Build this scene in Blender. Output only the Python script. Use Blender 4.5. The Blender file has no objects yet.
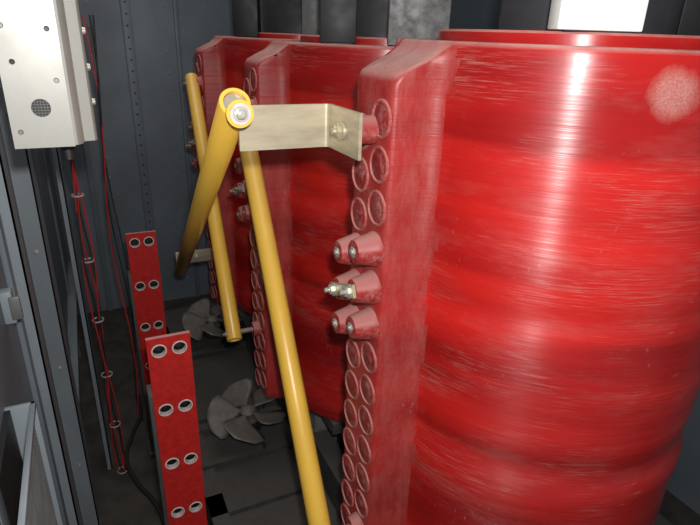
import bpy, math, random
from mathutils import Vector, Matrix

scene = bpy.context.scene
try:
    scene.view_settings.view_transform = 'Standard'
except Exception:
    pass

# ------------------------------------------------------------------ materials
def new_mat(name):
    m = bpy.data.materials.new(name); m.use_nodes = True
    nt = m.node_tree
    return m, nt, nt.nodes['Principled BSDF']

def N(nt, typ, **kw):
    n = nt.nodes.new(typ)
    for k, v in kw.items(): setattr(n, k, v)
    return n

def noise(nt, scale_vec, detail=6, rough=.6, coord='Object', rot=None):
    tc = N(nt, 'ShaderNodeTexCoord'); mp = N(nt, 'ShaderNodeMapping')
    mp.inputs['Scale'].default_value = scale_vec
    if rot: mp.inputs['Rotation'].default_value = rot
    nz = N(nt, 'ShaderNodeTexNoise')
    nz.inputs['Scale'].default_value = 1; nz.inputs['Detail'].default_value = detail
    nz.inputs['Roughness'].default_value = rough
    nt.links.new(tc.outputs[coord], mp.inputs[0]); nt.links.new(mp.outputs[0], nz.inputs['Vector'])
    return nz.outputs['Fac']

def remap(nt, sock, a, b, c=0., d=1.):
    r = N(nt, 'ShaderNodeMapRange'); r.clamp = True
    for i, v in enumerate((a, b, c, d)): r.inputs[i+1].default_value = v
    nt.links.new(sock, r.inputs[0]); return r.outputs[0]

def math_(nt, op, a, b, clamp=False):
    m = N(nt, 'ShaderNodeMath', operation=op); m.use_clamp = clamp
    for i, s in enumerate((a, b)):
        if isinstance(s, (int, float)): m.inputs[i].default_value = s
        else: nt.links.new(s, m.inputs[i])
    return m.outputs[0]

def mix(nt, fac, a, b):
    m = N(nt, 'ShaderNodeMix', data_type='RGBA')
    if isinstance(fac, (int, float)): m.inputs[0].default_value = fac
    else: nt.links.new(fac, m.inputs[0])
    for idx, s in ((6, a), (7, b)):
        if isinstance(s, tuple): m.inputs[idx].default_value = (*s, 1)
        else: nt.links.new(s, m.inputs[idx])
    return m.outputs[2]

def updust(nt, lo=.4, hi=.95):
    g = N(nt, 'ShaderNodeNewGeometry'); s = N(nt, 'ShaderNodeSeparateXYZ')
    nt.links.new(g.outputs['Normal'], s.inputs[0])
    return remap(nt, s.outputs[2], lo, hi)

def bump(nt, b, h, strength, dist):
    bp = N(nt, 'ShaderNodeBump'); bp.inputs['Strength'].default_value = strength
    bp.inputs['Distance'].default_value = dist
    nt.links.new(h, bp.inputs['Height']); nt.links.new(bp.outputs[0], b.inputs['Normal'])

def mat_red(name, streak=1.0, base=(.56, .015, .011), dark=(.27, .005, .005), rough=.34, patchy=0., aniso=True):
    m, nt, b = new_mat(name)
    band = noise(nt, (.5, .5, 5), 4, .55)
    col = mix(nt, remap(nt, band, .43, .60), base, dark)
    s1 = remap(nt, noise(nt, (16, 16, 420), 3, .6), .50, .74)
    s2 = remap(nt, noise(nt, (3.5, 3.5, 7), 5, .65), .48, .70)
    fine = remap(nt, noise(nt, (700, 700, 700), 2), .35, .65, .35, 1.)
    d = math_(nt, 'MULTIPLY', s1, s2); d = math_(nt, 'MULTIPLY', d, fine)
    d = math_(nt, 'MULTIPLY', d, .75*streak, True)
    haze = remap(nt, noise(nt, (4, 4, 14), 7, .72), .53, .80, 0, .13)
    d = math_(nt, 'ADD', d, haze, True)
    sc = remap(nt, noise(nt, (12, 260, 60), 2, .5, rot=(.6, 0, 0)), .66, .74, 0, .35)
    sc = math_(nt, 'MULTIPLY', sc, remap(nt, noise(nt, (5, 5, 5), 2), .55, .65))
    d = math_(nt, 'MAXIMUM', d, sc)
    if patchy:
        pt = math_(nt, 'MULTIPLY', remap(nt, noise(nt, (26, 26, 8), 9, .78), .42, .72, 0.04, patchy), fine)
        d = math_(nt, 'MAXIMUM', d, pt)
    ud = math_(nt, 'MULTIPLY', updust(nt, .30, .85), .75)
    ud = math_(nt, 'MULTIPLY', ud, remap(nt, noise(nt, (30, 30, 30), 5), .3, .6, .55, 1))
    d = math_(nt, 'MAXIMUM', d, ud)
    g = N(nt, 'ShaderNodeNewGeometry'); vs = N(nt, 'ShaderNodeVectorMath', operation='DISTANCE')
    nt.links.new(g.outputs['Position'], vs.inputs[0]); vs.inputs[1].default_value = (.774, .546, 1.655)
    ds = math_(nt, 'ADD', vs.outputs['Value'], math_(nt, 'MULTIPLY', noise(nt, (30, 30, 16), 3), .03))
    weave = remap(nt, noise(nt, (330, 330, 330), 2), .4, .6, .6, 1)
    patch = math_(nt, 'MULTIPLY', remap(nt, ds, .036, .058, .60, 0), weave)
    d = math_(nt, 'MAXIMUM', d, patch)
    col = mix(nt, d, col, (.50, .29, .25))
    nt.links.new(col, b.inputs['Base Color'])
    nt.links.new(remap(nt, d, 0, .6, rough, .75), b.inputs['Roughness'])
    if aniso:
        b.inputs['Anisotropic'].default_value = .85
        b.inputs['Anisotropic Rotation'].default_value = .25
        tg = N(nt, 'ShaderNodeTangent', direction_type='RADIAL', axis='Z')
        nt.links.new(tg.outputs[0], b.inputs['Tangent'])
        b.inputs['Specular IOR Level'].default_value = .75
    h1 = noise(nt, (6, 6, 330), 2); h2 = noise(nt, (4, 4, 60), 2)
    h = math_(nt, 'ADD', h1, math_(nt, 'MULTIPLY', h2, 2.2))
    bump(nt, b, h, .36, .0011)
    return m

def mat_simple(name, col, rough=.5, metal=0., var=.25, sc=(20, 20, 20), dust=0., dustcol=(.3, .28, .25), bmp=0.):
    m, nt, b = new_mat(name)
    dk = tuple(c*(1-var) for c in col)
    n = noise(nt, sc, 6)
    c = mix(nt, remap(nt, n, .35, .65), col, dk)
    if dust:
        u = math_(nt, 'MULTIPLY', updust(nt), dust); c = mix(nt, u, c, dustcol)
    nt.links.new(c, b.inputs['Base Color'])
    nt.links.new(remap(nt, n, .3, .7, rough*.85, min(1, rough*1.2)), b.inputs['Roughness'])
    b.inputs['Metallic'].default_value = metal
    if bmp: bump(nt, b, n, bmp, .002)
    return m

def mat_dusted(name, col, dustcol=(.48, .29, .26), amt=.6, sc=90, rough=.5, up=.5):
    m, nt, b = new_mat(name)
    n = remap(nt, noise(nt, (sc, sc, sc), 6, .7), .45, .70, 0, amt)
    n = math_(nt, 'MAXIMUM', n, math_(nt, 'MULTIPLY', updust(nt, .2, .9), up))
    nt.links.new(mix(nt, n, col, dustcol), b.inputs['Base Color'])
    nt.links.new(remap(nt, n, 0, .6, rough, .85), b.inputs['Roughness'])
    return m

M = {}
M['red'] = mat_red('red_resin_winding')
M['redstrip'] = mat_red('red_resin_strip', .25, (.40, .014, .012), (.28, .009, .008), .42, .34, False)
M['dusty'] = mat_dusted('dusty_red_resin', (.30, .018, .016), amt=.40, rough=.4)
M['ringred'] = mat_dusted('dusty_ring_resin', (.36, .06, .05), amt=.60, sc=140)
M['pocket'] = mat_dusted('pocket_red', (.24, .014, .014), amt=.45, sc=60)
M['board'] = mat_simple('red_board', (.54, .018, .014), .4, 0, .35, (60, 60, 60), .6, (.5, .35, .33), .2)
M['yellow'] = mat_simple('yellow_tube', (.88, .52, .07), .32, 0, .12, (6, 6, 6), .15, (.75, .55, .3))
M['brass'] = mat_simple('passivated_bracket', (.60, .51, .36), .42, .45, .35, (8, 8, 40), .2, (.6, .5, .35), .1)
M['brasslink'] = mat_simple('plated_link', (.62, .54, .36), .4, .5, .3, (40, 40, 40))
M['bolt'] = mat_simple('zinc_bolt', (.62, .60, .52), .38, .6, .3, (60, 60, 60))
M['dullbolt'] = mat_simple('dull_bolt', (.30, .22, .19), .5, .4, .3, (60, 60, 60))
M['wall'] = mat_simple('blue_grey_paint', (.16, .19, .215), .45, 0, .25, (3, 3, 2))
M['wallback'] = mat_simple('blue_grey_back_paint', (.17, .20, .235), .5, 0, .35, (2, 2, 1.5))
M['post'] = mat_simple('grey_post_paint', (.23, .265, .29), .4, 0, .2, (5, 5, 2))
M['box'] = mat_simple('light_grey_sheet', (.34, .33, .30), .38, .15, .15, (12, 12, 12))
M['boxdark'] = mat_simple('grey_sheet', (.16, .165, .165), .45, .3, .3, (20, 20, 20))
M['white'] = mat_simple('white_block', (.80, .80, .76), .35, 0, .06, (8, 8, 8))
M['black'] = mat_simple('black_block', (.012, .012, .013), .5, 0, .3)
M['greyb'] = mat_simple('grey_cast_block', (.25, .25, .25), .6, .2, .5, (40, 40, 40), bmp=.4)
M['floor'] = mat_simple('dusty_floor', (.060, .053, .046), .85, 0, .5, (8, 8, 8), bmp=.3)
M['steel'] = mat_simple('dusty_steel', (.085, .082, .080), .6, .2, .4, (25, 25, 25), .6, (.115, .104, .092), .2)
M['fan'] = mat_simple('fan_metal', (.21, .185, .165), .55, .2, .55, (20, 20, 20), .4, (.25, .22, .19))
M['dark'] = mat_simple('dark_motor', (.035, .033, .03), .6, .2, .3, dust=.5, dustcol=(.14, .12, .10))
M['core'] = mat_simple('core_steel', (.05, .05, .055), .6, .3, .3)
M['ring'] = mat_simple('white_ring', (.66, .56, .52), .6, 0, .25, (90, 90, 90))
M['wirered'] = mat_simple('red_wire', (.45, .03, .03), .4, 0, .2)
M['wiredark'] = mat_simple('black_wire', (.02, .02, .02), .5, 0, .2)
M['tie'] = mat_simple('cable_tie', (.45, .45, .43), .5, 0, .1)

# ------------------------------------------------------------------ mesh builder
import bmesh
class MB:
    def __init__(s): s.v = []; s.f = []; s.mi = []; s.mats = []; s.sm = []
    def m(s, key):
        if key not in s.mats: s.mats.append(key)
        return s.mats.index(key)
    def add(s, verts, faces, key, smooth=False):
        o = len(s.v); s.v += [Vector(p) for p in verts]; k = s.m(key)
        for f in faces: s.f.append([o+i for i in f]); s.mi.append(k); s.sm.append(smooth)
    def box(s, lo, hi, key, b=0.):
        x0, y0, z0 = lo; x1, y1, z1 = hi
        if b <= 0:
            vs = [(x0,y0,z0),(x1,y0,z0),(x1,y1,z0),(x0,y1,z0),(x0,y0,z1),(x1,y0,z1),(x1,y1,z1),(x0,y1,z1)]
            s.add(vs, [(0,3,2,1),(4,5,6,7),(0,1,5,4),(1,2,6,5),(2,3,7,6),(3,0,4,7)], key); return
        bm = bmesh.new(); bmesh.ops.create_cube(bm, size=1)
        for v in bm.verts:
            v.co = Vector(((x0+x1)/2+v.co.x*(x1-x0), (y0+y1)/2+v.co.y*(y1-y0), (z0+z1)/2+v.co.z*(z1-z0)))
        bmesh.ops.bevel(bm, geom=bm.edges[:], offset=b, segments=2, affect='EDGES', profile=.5)
        bm.verts.index_update()
        s.add([v.co.copy() for v in bm.verts], [[v.index for v in f.verts] for f in bm.faces], key, False)
        bm.free()
    def lathe(s, prof, org, axis, key, seg=28, smooth=True, phase=0.):
        ax = Vector(axis).normalized(); t = Vector((0, 0, 1)) if abs(ax.z) < .9 else Vector((1, 0, 0))
        e1 = ax.cross(t).normalized(); e2 = ax.cross(e1); o = Vector(org); vs = []; fs = []
        for r, h in prof:
            for i in range(seg):
                a = 2*math.pi*i/seg+phase
                vs.append(o+ax*h+(e1*math.cos(a)+e2*math.sin(a))*r)
        for j in range(len(prof)-1):
            for i in range(seg):
                k = (i+1) % seg
                fs.append((j*seg+i, j*seg+k, (j+1)*seg+k, (j+1)*seg+i))
        s.add(vs, fs, key, smooth)
    def cyl(s, a, b, r, key, seg=24, r2=None):
        a = Vector(a); b = Vector(b); L = (b-a).length; r2 = r if r2 is None else r2
        s.lathe([(0, 0), (r, 0), (r2, L), (0, L)], a, b-a, key, seg)
    def hexbolt(s, org, axis, r=.010, h=.008, key='bolt'):
        s.lathe([(0, 0), (r*1.5, 0), (r*1.5, .002), (0, .002)], org, axis, key, 24)
        s.lathe([(0, .002), (r, .002), (r, h), (r*.85, h+.001), (0, h+.001)], org, axis, key, 6, False)
        s.lathe([(r*.5, h), (r*.5, h+.007), (0, h+.007)], org, axis, key, 14)
    def holed(s, x0, x1, z0, z1, y0, y1, cx, cz, r, key, n=24):
        c = []
        for i in range(n):
            a = 2*math.pi*(i+.5)/n; dx, dz = math.cos(a), math.sin(a)
            c.append((cx+r*dx, cz+r*dz))
        rect = []
        for i in range(n):
            a = 2*math.pi*(i+.5)/n; dx, dz = math.cos(a), math.sin(a)
            tx = ((x1-cx)/dx if dx > 0 else (x0-cx)/dx) if abs(dx) > 1e-6 else 9e9
            tz = ((z1-cz)/dz if dz > 0 else (z0-cz)/dz) if abs(dz) > 1e-6 else 9e9
            t = min(tx, tz); rect.append((cx+t*dx, cz+t*dz))
        vs = [(p[0], y0, p[1]) for p in rect]+[(p[0], y0, p[1]) for p in c]+[(p[0], y1, p[1]) for p in c]+[(p[0], y1, p[1]) for p in rect]
        fs = []
        for i in range(n):
            k = (i+1) % n
            fs += [(i, k, n+k, n+i), (n+i, n+k, 2*n+k, 2*n+i), (2*n+i, 2*n+k, 3*n+k, 3*n+i)]
            a, b = rect[i], rect[k]
            if abs(a[0]-b[0]) > 1e-5 and abs(a[1]-b[1]) > 1e-5:
                cxn = x1 if max(a[0], b[0]) > x1-1e-5 else x0
                czn = z1 if max(a[1], b[1]) > z1-1e-5 else z0
                for yy in (y0, y1):
                    s.add([(a[0], yy, a[1]), (b[0], yy, b[1]), (cxn, yy, czn)], [(0, 1, 2)], key)
        s.add(vs, fs, key)
    def build(s, name, parent=None, sharp=35):
        me = bpy.data.meshes.new(name); me.from_pydata([tuple(v) for v in s.v], [], s.f)
        for k in s.mats: me.materials.append(M[k])
        for p, mi, sm in zip(me.polygons, s.mi, s.sm): p.material_index = mi; p.use_smooth = sm
        me.update()
        bm = bmesh.new(); bm.from_mesh(me)
        bmesh.ops.recalc_face_normals(bm, faces=bm.faces[:]); bm.to_mesh(me); bm.free()
        try: me.set_sharp_from_angle(angle=math.radians(sharp))
        except Exception: pass
        ob = bpy.data.objects.new(name, me); scene.collection.objects.link(ob)
        if parent: ob.parent = parent
        return ob

def empty(name, loc=(0, 0, 0), parent=None):
    e = bpy.data.objects.new(name, None); e.location = loc; e.empty_display_size = .1
    scene.collection.objects.link(e)
    if parent: e.parent = parent
    return e

# ------------------------------------------------------------------ coil
TOPS = [1.714, 1.692, 1.692]
BOT = .45
R0, D0 = .37, .458
WF, WN = .090, .056
CX = .93
CY = [.883, 1.683, 2.483]

def section(R, D, wf, wn, f=.036, c=.010, narc=96):
    def side(w):
        out = []
        xj = math.sqrt(R*R-w*w); yc = w+f; xc = math.sqrt(R*R-yc*yc)
        p0 = (-xc, yc); p1 = (-(xj-.004), w+.004); p2 = (-(xj+f*.8), w)
        for i in range(7):
            t = i/6
            out.append(((1-t)**2*p0[0]+2*t*(1-t)*p1[0]+t*t*p2[0], (1-t)**2*p0[1]+2*t*(1-t)*p1[1]+t*t*p2[1]))
        out += [(-(D-c), w), (-(D-c*.3), w-c*.3), (-D, w-c)]
        return out, math.atan2(yc, xc)
    sf, af = side(wf); sn, an = side(wn)
    face = [(-D, (wf-c)+(-(wn-c)-(wf-c))*i/6) for i in range(1, 6)]
    other = [(x, -y) for x, y in reversed(sn)]
    arc = []
    a1 = -math.pi+an; a2 = math.pi-af
    for i in range(1, narc):
        a = a1+(a2-a1)*i/narc
        arc.append((R*math.cos(a), R*math.sin(a)))
    return [(max(x, -D), y) for x, y in sf+face+other+arc]

def sstep(t): t = max(0, min(1, t)); return t*t*(3-2*t)

def Rz(z):
    r = R0
    r += .0030*math.exp(-((z-1.66)/.05)**2)
    r += .0050*math.exp(-((z-1.36)/.05)**2)
    r -= .0065*math.exp(-((z-1.265)/.03)**2)
    r += .0035*math.exp(-((z-1.14)/.06)**2)
    r -= .0080*math.exp(-((z-.94)/.03)**2)
    r += .005*math.exp(-((z-.87)/.035)**2)
    return r

Z0, DZ = 1.584, .0810
def make_coil(name, cy, TOP, near):
    e = empty(name, (CX, cy, 0))
    mb = MB()
    rows = [(BOT, -.012), (BOT+.003, -.005), (BOT+.010, 0)]
    n = 84
    for i in range(1, n): rows.append((BOT+.010+(TOP-BOT-.02)*i/n, 0))
    rows += [(TOP-.010, .001), (TOP-.004, -.001), (TOP-.001, -.004), (TOP, -.009)]
    rings = []
    for z, dr in rows:
        R = Rz(z)+dr
        t = sstep((TOP-z-.006)/.060)*sstep((z-BOT)/.03+.2)
        D = (R-.004)+(D0-(R-.004))*t
        k = 1-sstep((TOP-z)/.09)
        rings.append([(x, y, z) for x, y in section(R, D, WF+.006*k, WN+.012*k, .036+.01*k)])
    m = len(rings[0])
    for rr, z in ((.318, TOP), (.312, TOP-.004), (.310, TOP-.5), (.310, BOT+.2), (.31, BOT)):
        base = section(R0, R0-.004, WF, WN)
        rings.append([(x*rr/math.hypot(x, y), y*rr/math.hypot(x, y), z) for x, y in base])
    rings.append(rings[0])
    vs = [p for r in rings for p in r]; fs = []
    for j in range(len(rings)-1):
        for i in range(m):
            k = (i+1) % m; fs.append((j*m+i, j*m+k, (j+1)*m+k, (j+1)*m+i))
    mb.add(vs, fs, 'red', True)
    ks = mb.m('redstrip')
    for idx, f in enumerate(mb.f):
        c = sum((mb.v[i] for i in f), Vector())/len(f)
        if (c.x < -R0+.006 or (c.x < -R0+.03 and c.z > TOP-.09)) and -(WN+.035) < c.y < WF+.035 and c.z < TOP-.001: mb.mi[idx] = ks
    mb.build('winding_body', e, 50)
    mb = MB()
    k = 0; bk = 'bolt' if near else 'dullbolt'
    while Z0-k*DZ > BOT+.06:
        z = Z0-k*DZ
        for sy in (-1, 1):
            y = .017+sy*.0362
            off = -.034*(sy > 0)
            if k in (3, 4, 5):
                o3 = off*.8
                mb.lathe([(.0345, -.002), (.0345, .005), (.032, .009), (.0245, .040), (.0225, .045), (.0125, .0465), (.0125, .041), (0, .041)], (-D0, y, z+o3), (-1, 0, 0), 'dusty', 30)
                if k != 4:
                    mb.lathe([(.0105, .040), (.0105, .048), (.0095, .049), (0, .049)], (-D0, y, z+o3), (-1, 0, 0), bk, 6, False)
                    mb.cyl((-D0-.047, y, z+o3), (-D0-.052, y, z+o3), .005, bk, 12)
            else:
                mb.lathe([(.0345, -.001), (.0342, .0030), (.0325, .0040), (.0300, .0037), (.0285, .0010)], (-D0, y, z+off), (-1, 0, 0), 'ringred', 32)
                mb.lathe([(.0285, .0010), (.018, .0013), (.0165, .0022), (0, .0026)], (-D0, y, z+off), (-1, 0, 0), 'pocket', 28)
        k += 1
    mb.build('pocket_rings_and_tap_bosses', e, 40)
    mb = MB(); zl = Z0-4*DZ
    za, zb = zl, zl-.027
    ya, yb2 = -.0192, .0532
    dv = Vector((0, yb2-ya, zb-za)); L = dv.length; dv.normalize(); nv = Vector((0, -dv.z, dv.y))
    vs = []
    for xx in (-D0-.046, -D0-.0525):
        for s_, t_ in ((-.018, -.013), (L+.018, -.013), (L+.018, .013), (-.018, .013)):
            vs.append(Vector((xx, ya, za))+dv*s_+nv*t_)
    lk = 'brasslink' if near else 'dullbolt'
    mb.add(vs, [(0, 1, 2, 3), (4, 5, 6, 7), (0, 1, 5, 4), (1, 2, 6, 5), (2, 3, 7, 6), (3, 0, 4, 7)], lk)
    for y, z in ((ya, za), (yb2, zb)):
        mb.hexbolt((-D0-.0525, y, z), (-1, 0, 0), .0100, .009, bk)
        mb.cyl((-D0-.052, y, z), (-D0-.072, y, z), .0050, bk, 12)
    mb.build('tap_link', e)
    mb = MB()
    mb.lathe([(.285, BOT), (.285, TOP+.016), (.281, TOP+.020), (.262, TOP+.020), (.258, TOP+.016), (.258, BOT), (.285, BOT)], (0, 0, 0), (0, 0, 1), 'red', 96)
    mb.lathe([(.236, BOT), (.236, TOP-.02), (.190, TOP-.02), (.190, BOT), (.236, BOT)], (0, 0, 0), (0, 0, 1), 'redstrip', 64)
    mb.build('inner_winding', e)
    return e

for i, (cy, tp) in enumerate(zip(CY, TOPS)): make_coil('transformer_coil', cy, tp, i == 0)

mb = MB()
for cy in CY:
    mb.lathe([(0, .15), (.165, .15), (.165, 1.90), (0, 1.90)], (CX, cy, 0), (0, 0, 1), 'core', 20, False)
mb.box((CX-.13, CY[0]-.15, 1.90), (CX+.13, CY[2]+.15, 2.20), 'core', .01)
mb.box((CX-.13, CY[0]-.15, .13), (CX+.13, CY[2]+.15, .37), 'core', .01)
mb.box((CX-.17, CY[0]-.3, 1.93), (CX-.13, CY[2]+.3, 2.15), 'steel', .004)
mb.box((CX+.13, CY[0]-.3, 1.93), (CX+.17, CY[2]+.3, 2.15), 'steel', .004)
mb.build('transformer_core')

def block(cx, cy, hx, hy, key, rot=0., z0=1.7, z1=1.915):
    e = empty('clamping_block', (cx, cy, 0)); e.rotation_euler[2] = rot
    mb = MB()
    mb.box((-hx, -hy, z0+.002), (hx, hy, z1), key, .003)
    mb.box((-hx*.8, -hy*.8, z0), (hx*.8, hy*.8, z0+.003), 'black')
    mb.build('pressing_column', e)
    mb = MB(); mb.box((-hx*.9, -hy*.9, z1-.001), (hx*.9, hy*.9, z1+.012), 'steel', .002)
    mb.build('top_pad', e)

def w(X, Y): return (.8992*X+.4375*Y, -.4375*X+.8992*Y)
ROT = -math.radians(25.95)
for X, Y, hx, hy, key, z0 in [(.373, .952, .066, .026, 'white', 1.734), (.475, 1.465, .065, .03, 'black', 1.734), (.74, 1.30, .07, .04, 'black', 1.734),
                          (.160, 1.61, .080, .03, 'greyb', 1.692), (-.055, 1.66, .05, .03, 'black', 1.692),
                          (-.16, 2.36, .06, .03, 'boxdark', 1.692), (-.45, 2.42, .05, .04, 'black', 1.692)]:
    p = w(X, Y); block(p[0], p[1], hx, hy, key, ROT, z0)
p = w(.362, 1.452); mb = MB()
mb.lathe([(0, 1.734), (.012, 1.734), (.012, 1.748), (.021, 1.752), (.024, 1.764), (.020, 1.778), (.010, 1.786), (.010, 1.80), (0, 1.80)], (p[0], p[1], 0), (0, 0, 1), 'greyb', 24)
mb.build('support_insulator')

# ------------------------------------------------------------------ tubes
def tube(name, a, b, r=.0265):
    a = Vector(a); b = Vector(b); L = (b-a).length
    e = empty(name, a)
    mb = MB()
    mb.lathe([(r*.74, .02), (r*.74, 0), (r*.95, 0), (r, .002), (r, L-.002), (r*.95, L), (r*.74, L), (r*.74, L-.02)], (0, 0, 0), b-a, 'yellow', 36)
    mb.build('sleeve', e)
    mb = MB()
    mb.lathe([(0, .010), (r*.72, .010), (r*.72, L-.010), (0, L-.010)], (0, 0, 0), b-a, 'bolt', 24)
    mb.build('conductor', e)
    return e

def lug(e, p, toward, key='dullbolt'):
    o = e.location
    p = Vector(p)-o; t = Vector(toward)-o
    mb = MB()
    mb.cyl(p, t, .009, key, 16)
    d = (p-t).normalized()
    mb.hexbolt(p+d*.024, d, .009, .007, key)
    mb.lathe([(0, 0), (.030, 0), (.024, .025), (0, .025)], t, d, 'dusty', 24)
    mb.build('terminal_stud', e)

FX = CX-D0
tA = tube('connection_tube', (.432, 1.685, 1.530), (.375, .855, .600)); lug(tA, (.4305, 1.660, 1.502), (FX+.001, 1.660, 1.502)); lug(tA, (.376, .872, .620), (FX+.001, .872, .620))
tC = tube('connection_tube', (.437, 2.483, 1.530), (.378, 1.683, .710)); lug(tC, (.436, 2.46, 1.505), (FX+.001, 2.46, 1.505)); lug(tC, (.379, 1.70, .730), (FX+.001, 1.70, .730))
tB = tube('connection_tube', (.229, .920, 1.610), (.318, 2.463, .670))
mb = MB(); mb.lathe([(.0, 0), (.0175, 0), (.0175, .003), (0, .003)], Vector((.2300, .895, 1.595))-tB.location, (0, -1, .0), 'ring', 24)
mb.lathe([(.0175, .0), (.0225, .0), (.0225, .004), (.0175, .004)], Vector((.2300, .899, 1.595))-tB.location, (0, -1, .0), 'yellow', 28)
mb.cyl(Vector((.230, .960, 1.595))-tB.location, Vector((.230, .895, 1.595))-tB.location, .009, 'bolt', 14)
mb.hexbolt(Vector((.2300, .893, 1.595))-tB.location, (0, -1, 0), .0085, .007); mb.build('end_bolt', tB)

OFF = FX-.417
def bracket(name, y_plate, zc, x_end, y_near, h=.078, th=.006):
    e = empty(name, (.417, y_plate, zc))
    mb = MB(); x1 = 0.; R = .014
    pts = [(x_end-.417, 0.)]
    for i in range(7):
        a = math.pi/2-(math.pi/2)*i/6
        pts.append((x1-R+R*math.cos(a), -R+R*math.sin(a)))
    pts.append((x1, y_near-y_plate))
    inner = []
    for i, p in enumerate(pts):
        if i == 0: inner.append((p[0], p[1]-th))
        elif i == len(pts)-1: inner.append((p[0]-th, p[1]))
        else:
            a = math.pi/2-(math.pi/2)*(i-1)/6
            inner.append((x1-R+(R-th)*math.cos(a), -R+(R-th)*math.sin(a)))
    n = len(pts); vs = []
    for z in (-h/2, h/2):
        vs += [(x, y, z) for x, y in pts]+[(x, y, z) for x, y in inner]
    fs = []
    for i in range(n-1):
        fs += [(i, i+1, 2*n+i+1, 2*n+i), (n+i, n+i+1, 3*n+i+1, 3*n+i), (i, i+1, n+i+1, n+i), (2*n+i, 2*n+i+1, 3*n+i+1, 3*n+i)]
    fs += [(0, n, 3*n, 2*n), (n-1, 2*n-1, 4*n-1, 3*n-1)]
    mb.add(vs, fs, 'brass', True)
    mb.build('bent_plate', e, 30)
    return e

br = bracket('terminal_bracket', .963, 1.561, .243, .828)
mb = MB()
yb = .895-.963
mb.box((.216-.417, -.008, .018), (.260-.417, .0, .038), 'brass', .002)
mb.lathe([(0, 0), (.026, 0), (.024, OFF-.001), (0, OFF-.001)], (OFF+.001, yb, 0), (-1, 0, 0), 'dusty', 24)
mb.lathe([(0, 0), (.015, 0), (.015, .003), (0, .003)], (-.006, yb, 0), (-1, 0, 0), 'bolt', 24)
mb.hexbolt((-.009, yb, 0), (-1, 0, 0), .011, .010, 'brasslink')
mb.build('standoff_and_bolt', br)
b2 = empty('terminal_bracket', (.40, 2.493, .72))
mb = MB(); mb.box((-.095, -.004, -.030), (FX-.40+.001, .006, .030), 'brass', .002)
mb.hexbolt((-.0, -.004, 0), (0, -1, 0), .010, .009); mb.build('flat_plate', b2)

# ------------------------------------------------------------------ perforated red boards
def board(cy, cx=.135, top=1.022, bot=.28):
    e = empty('slotted_terminal_board', (cx, cy, 0))
    mb = MB(); hw = .052; y0, y1 = 0., .012; hs = .0245
    rows = [top-.036-.176*i for i in range(5)]
    rows = [r for r in rows if r > bot+.03]
    zprev = top
    for r in rows:
        mb.box((-hw, y0, r+.028), (hw, y1, zprev), 'board')
        mb.holed(-hw, 0, r-.028, r+.028, y0, y1, -hs, r, .0165, 'board')
        mb.holed(0, hw, r-.028, r+.028, y0, y1, hs, r, .0165, 'board')
        for x in (-hw, hw):
            mb.add([(x, y0, r-.028), (x, y1, r-.028), (x, y1, r+.028), (x, y0, r+.028)], [(0, 1, 2, 3)], 'board')
        zprev = r-.028
    mb.box((-hw, y0, bot), (hw, y1, zprev), 'board')
    mb.build('board', e)
    mb = MB()
    for r in rows:
        for sx in (-hs, hs):
            mb.lathe([(.0155, .0010), (.0155, -.0015), (.0180, -.0015), (.0190, .0005)], (sx, 0, r), (0, 1, 0), 'ring', 28)
            mb.lathe([(.0155, 0), (.0155, .014)], (sx, 0, r), (0, 1, 0), 'ring', 24)
            mb.lathe([(.0158, .014), (.0158, .03), (0, .03)], (sx, 0, r), (0, 1, 0), 'black', 24)
    mb.build('hole_rims', e)
    mb = MB()
    mb.box((-hw-.010, .012, 0), (-hw+.006, .070, top-.17), 'steel', .002)
    mb.box((hw-.03, .032, 0), (hw-.005, .070, top-.05), 'steel', .002)
    mb.box((-hw-.02, .0, 0), (hw+.02, .10, .02), 'steel', .002)
    mb.build('steel_support', e)
board(1.24, .116); board(2.035, .135)

# ------------------------------------------------------------------ fans
def fan(cx, cy, cz, R=.165, rot=0.2, tilt=(.12, -.1)):
    e = empty('cooling_fan', (cx, cy, cz)); e.rotation_euler = (tilt[0], tilt[1], rot)
    mb = MB(); nb = 5
    for b in range(nb):
        a0 = 2*math.pi*b/nb; vs = []; fs = []; nr, na = 10, 9
        for i in range(nr):
            t = i/(nr-1); r = .025+(R-.025)*t
            half = (.20+.46*math.sin(min(1, t*1.15)*math.pi*.62))*(1 if t < .75 else math.sqrt(max(0.05, 1-((t-.75)/.25)**2*.85)))
            for j in range(na):
                s = j/(na-1)*2-1
                a = a0+half*s+.25*t
                z = -s*half*r*.5+.006*math.cos(s*1.5)
                vs.append((r*math.cos(a), r*math.sin(a), z))
        for i in range(nr-1):
            for j in range(na-1):
                q = i*na+j; fs.append((q, q+1, q+na+1, q+na))
        mb.add(vs, fs, 'fan', True)
    ob = mb.build('blades', e)
    so = ob.modifiers.new('thick', 'SOLIDIFY'); so.thickness = .0022
    mb = MB()
    mb.lathe([(0, .016), (.012, .016), (.022, .012), (.032, .004), (.032, -.008), (0, -.008)], (0, 0, 0), (0, 0, 1), 'fan', 24)
    mb.build('hub', e)
    mb = MB()
    mb.lathe([(0, -.015), (.04, -.015), (.055, -.025), (.055, -.09), (.045, -.10), (0, -.10)], (0, 0, 0), (0, 0, 1), 'dark', 28)
    mb.cyl((0, 0, -.016), (0, 0, 0), .008, 'dark', 12)
    for k in range(3):
        a = k*2.094+.4
        mb.cyl((.05*math.cos(a), .05*math.sin(a), -.07), (.13*math.cos(a), .13*math.sin(a), -.07), .005, 'dark', 8)
        mb.cyl((.13*math.cos(a), .13*math.sin(a), -.07), (.13*math.cos(a), .13*math.sin(a), -.105), .005, 'dark', 8)
    mb.build('motor', e)
fan(.455, 1.86, .258, rot=.35); fan(.49, 2.70, .258, rot=.7)

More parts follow.
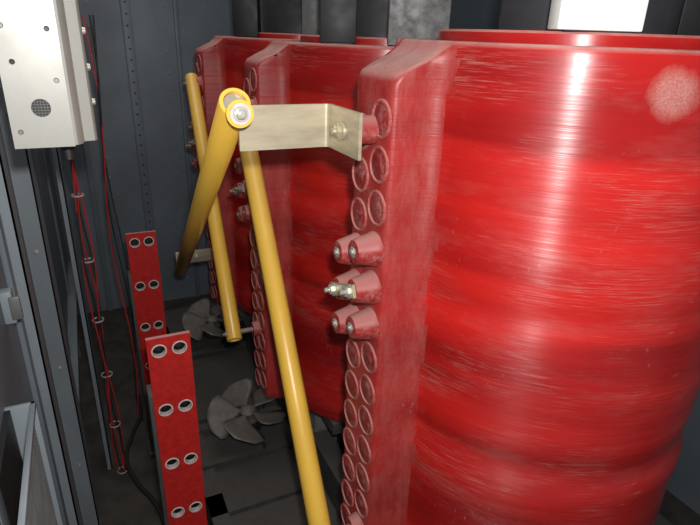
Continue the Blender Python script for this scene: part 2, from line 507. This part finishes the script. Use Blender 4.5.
# ------------------------------------------------------------------ base frame
mb = MB()
def channel_x(y, z0, z1, x0, x1, d=.06):
    mb.box((x0, y, z0), (x1, y+.006, z1), 'steel'); mb.box((x0, y+.006, z1-.006), (x1, y+d, z1), 'steel'); mb.box((x0, y+.006, z0), (x1, y+d, z0+.006), 'steel')
def channel_y(x, z0, z1, y0, y1, d=.06):
    mb.box((x, y0, z0), (x+.006, y1, z1), 'steel'); mb.box((x+.006, y0, z1-.006), (x+d, y1, z1), 'steel'); mb.box((x+.006, y0, z0), (x+d, y1, z0+.006), 'steel')
channel_y(.22, .0, .12, .2, 3.3); channel_y(.64, .12, .26, .2, 3.2, .08); channel_y(1.16, .12, .26, .2, 3.2, .08)
for y in (.45, 1.50, 2.05, 2.86): channel_x(y, .0, .12, .22, 1.75, .10)
mb.box((.28, .30, .09), (1.75, 3.2, .10), 'steel')
for cy in CY:
    for dx in (-.22, .22):
        mb.box((CX+dx-.05, cy-.06, .12), (CX+dx+.05, cy+.06, .42), 'greyb', .006)
        mb.box((CX+dx-.06, cy-.26, .40), (CX+dx+.06, cy+.26, .45), 'steel', .004)
for y in (1.74, 1.96, 2.58, 2.8):
    mb.box((.24, y, .12), (.66, y+.025, .135), 'steel')
mb.build('steel_base_frame')

def wire(name_pts, r, key, parent, nm):
    cu = bpy.data.curves.new(nm, 'CURVE'); cu.dimensions = '3D'; cu.bevel_depth = r; cu.bevel_resolution = 3
    sp = cu.splines.new('BEZIER'); sp.bezier_points.add(len(name_pts)-1)
    for bp, p in zip(sp.bezier_points, name_pts):
        bp.co = p; bp.handle_left_type = bp.handle_right_type = 'AUTO'
    cu.materials.append(M[key]); ob = bpy.data.objects.new(nm, cu); scene.collection.objects.link(ob)
    if parent: ob.parent = parent
    return ob

loom = empty('wiring_loom')
for j in range(5):
    pts = []
    for i in range(15):
        z = 2.2-i*.1568
        pts.append((-.060+.010*math.sin(i*1.3+j)+.005*j, 1.99+.010*math.cos(i*.9+j*2)+.005*j, z))
    wire(pts, .0028, 'wirered' if j % 2 == 0 else 'wiredark', loom, 'wire')
for j in range(3):
    pts = [(.05+.01*j+.014*math.sin(i*.9+j), 2.30+.02*math.cos(i*1.1+j), 1.75-i*.159) for i in range(12)]
    wire(pts, .0032, 'wirered' if j == 0 else 'wiredark', loom, 'wire')
mb = MB()
for i in range(9):
    z = 1.9-i*.2372
    mb.lathe([(.019, 0), (.0205, 0), (.0205, .005), (.019, .005)], (-.050, 2.0, z), (0, 0, 1), 'tie', 16)
mb.build('ties', loom)
for j, (x0, y0) in enumerate([(.02, 1.45)]):
    e = empty('floor_cable'); pts = [(x0+.05*math.sin(i*1.2+j), y0+i*.15, .009) for i in range(8)]
    wire(pts, .009, 'wiredark', e, 'cable')

# ------------------------------------------------------------------ enclosure shell
XL, YB, XR, YF, ZC = -.20, 3.55, 2.0, -.9, 2.6
def simple(name, lo, hi, key, b=0):
    mb = MB(); mb.box(lo, hi, key, b); return mb.build(name)
simple('floor', (XL-.05, YF, -.05), (XR+.05, YB+.05, 0), 'floor')
simple('ceiling', (XL-.05, YF, ZC), (XR+.05, YB+.05, ZC+.05), 'wall')
simple('wall_right', (XR, YF, 0), (XR+.05, YB, ZC), 'wall')
mb = MB(); mb.box((XL-.05, YF, 0), (XL, YB, ZC), 'wall')
for y in (.2, .75, 1.30, 2.35, 3.0):
    mb.box((XL, y, 0), (XL+.012, y+.04, ZC), 'wall', .002)
mb.build('wall_left')
mb = MB(); mb.box((XL-.05, YB, 0), (XR+.05, YB+.05, ZC), 'wallback')
for x, wd in ((.27, .05), (.55, .02), (-.02, .03), (.95, .05), (1.45, .05)):
    mb.box((x, YB-.022, 0), (x+wd, YB, ZC), 'wallback', .003)
for x in (.295,):
    for i in range(40):
        mb.lathe([(0, 0), (.006, 0)], (x, YB-.0225, .1+i*.06), (0, -1, 0), 'black', 10)
for x in (.10, .50, .72):
    for i in range(20):
        mb.lathe([(.007, 0), (.005, .004), (0, .005)], (x, YB, .15+i*.12), (0, -1, 0), 'post', 10)
mb.build('wall_back')

def post(x0, x1, y0, y1, z0=0, z1=ZC, holes=True):
    mb = MB(); t = .004
    mb.box((x0, y0, z0), (x1, y0+t, z1), 'post', 0); mb.box((x1-t, y0, z0), (x1, y1, z1), 'post', 0)
    mb.box((x0, y1-t, z0), (x1, y1, z1), 'post', 0)
    if holes:
        for i in range(6): mb.hexbolt(((x0+x1)/2, y0, .3+i*.4), (0, -1, 0), .004, .003)
    mb.build('enclosure_post')
post(XL, -.150, 1.74, 1.855)
post(XL, -.165, 1.34, 1.42, holes=False)
post(-.105, -.088, 2.03, 2.16, holes=False)
simple('enclosure_rail', (XL, 1.86, .35), (-.16, 3.5, .39), 'post', .002)

mb = MB(); mb.box((XL, 1.18, 1.15), (XL+.022, 1.21, 1.22), 'post', .003); mb.box((XL+.015, 1.175, 1.16), (XL+.035, 1.185, 1.21), 'boxdark', .002)
mb.build('door_latch')

e = empty('ventilation_grille', (XL, .0, 0)); mb = MB()
x1 = .050
gy0, gy1, gz0, gz1 = .50, 1.00, .50, 1.075
for lo, hi in (((x1-.010, gy0, gz1-.010), (x1, gy1, gz1)), ((0, gy0, gz0), (x1, gy1, gz0+.02)), ((0, gy1-.010, gz0), (x1, gy1, gz1)), ((0, gy0, gz0), (x1, gy0+.018, gz1))):
    mb.box(lo, hi, 'post', .002)
mb.box((0, gy0+.02, gz0+.02), (.01, gy1-.014, gz1), 'black')
mb.build('frame', e)
mb = MB()
n = 60
for i in range(n):
    y = gy0+.02+(gy1-gy0-.04)*i/(n-1); mb.box((x1-.012, y-.0010, gz0+.02), (x1-.010, y+.0010, gz1-.010), 'boxdark')
for i in range(n):
    z = gz0+.02+(gz1-gz0-.04)*i/(n-1); mb.box((x1-.010, gy0+.02, z-.0010), (x1-.008, gy1-.012, z+.0010), 'boxdark')
mb.build('mesh', e)

# control box
e = empty('control_box', (0, .98, 0)); mb = MB()
bx0, bx1, bz0, bz1 = -.100, -.016, 1.542, 2.10
rows = [(1.542, 1.640, -.055, 1.600, .0135), (1.640, 1.690, -.082, 1.666, .004), (1.690, 1.735, -.030, 1.712, .004), (1.735, 1.80, -.06, 1.765, .005), (1.80, 2.10, -.05, 1.86, .006)]
for z0, z1, hx, hz, r in rows: mb.holed(bx0, bx1, z0, z1, 0, .002, hx, hz, r, 'box')
mb.box((bx0, .002, bz0), (bx0+.002, .16, bz1), 'box'); mb.box((bx0, 0, bz0-.002), (bx1, .16, bz0), 'box')
mb.box((bx0+.002, .10, bz0), (bx1+.02, .16, bz1), 'boxdark')
mb.box((bx0+.004, .02, bz0+.004), (bx1-.004, .022, bz1), 'black')
vs = []; fl = [(bx1, 0), (bx1+.004, .001), (bx1+.012, .012), (bx1+.014, .03), (bx1+.030, .034), (bx1+.034, .04), (bx1+.034, .12)]
for z in (bz0, bz1): vs += [(x, y, z) for x, y in fl]
n = len(fl); mb.add(vs, [(i, i+1, n+i+1, n+i) for i in range(n-1)], 'box', True)
mb.build('housing', e)
mb = MB()
for i in range(3):
    z = 1.60+.055*i
    mb.lathe([(.006, 0), (.005, .005), (0, .006)], (bx1+.034, .07, z), (1, 0, 0), 'bolt', 12)
    mb.lathe([(0, .0), (.004, .0), (.003, .002), (0, .002)], (bx0+.012 if i != 1 else bx1-.012, 0, 1.565+.075*i), (0, -1, 0), 'boxdark', 10)
for i in range(7):
    mb.box((-.068, .0025, 1.5875+i*.0042), (-.042, .003, 1.5880+i*.0042), 'boxdark')
    mb.box((-.0676+i*.0042, .0022, 1.587), (-.0671+i*.0042, .0025, 1.613), 'boxdark')
mb.box((XL, .10, 1.62), (bx0, .14, 1.70), 'boxdark', .002); mb.box((XL, .10, 1.9), (bx0, .14, 1.98), 'boxdark', .002)
mb.build('mounts', e)
mb = MB()
mb.lathe([(0, 1.505), (.010, 1.505), (.010, 1.525), (.014, 1.525), (.014, 1.541), (0, 1.541)], (-.03, .08, 0), (0, 0, 1), 'black', 20); mb.build('cable_gland', e)

# ------------------------------------------------------------------ lights
def point(name, loc, e, rad, col=(1, 1, 1)):
    l = bpy.data.lights.new(name, 'POINT'); l.energy = e; l.shadow_soft_size = rad; l.color = col
    o = bpy.data.objects.new(name, l); o.location = loc; scene.collection.objects.link(o); return o
def area(name, loc, rot, sx, sy, e, col=(1, 1, 1)):
    l = bpy.data.lights.new(name, 'AREA'); l.shape = 'RECTANGLE'; l.size = sx; l.size_y = sy; l.energy = e; l.color = col
    o = bpy.data.objects.new(name, l); o.location = loc; o.rotation_euler = rot; scene.collection.objects.link(o); return o
point('camera_flash', (.03, -.01, 1.80), 56, .02, (1, .98, .95))
area('overhead_fill', (.3, 2.0, 2.55), (0, 0, 0), .6, 2.4, 9, (1, .97, .93))  # unseen fill light, added under the ceiling to lift the dark back wall
wld = bpy.data.worlds.new('world'); scene.world = wld; wld.use_nodes = True
wld.node_tree.nodes['Background'].inputs[0].default_value = (.8, .9, 1, 1)
wld.node_tree.nodes['Background'].inputs[1].default_value = .22

# ------------------------------------------------------------------ camera
cam = bpy.data.cameras.new('camera'); co = bpy.data.objects.new('camera', cam); scene.collection.objects.link(co)
cam.sensor_width = 36; cam.lens = 36*550/700; cam.clip_start = .01
p = math.radians(22.6); roll = math.radians(2.0)
F = Vector((.4375*math.cos(p), .8992*math.cos(p), -math.sin(p)))
Rt = Vector((.8992, -.4375, 0)).normalized(); U = Rt.cross(F).normalized()
R2 = Rt*math.cos(roll)+U*math.sin(roll); U2 = U*math.cos(roll)-Rt*math.sin(roll)
mt = Matrix((R2, U2, -F.normalized())).transposed().to_4x4(); mt.translation = Vector((0, 0, 1.72))
co.matrix_world = mt
scene.camera = co
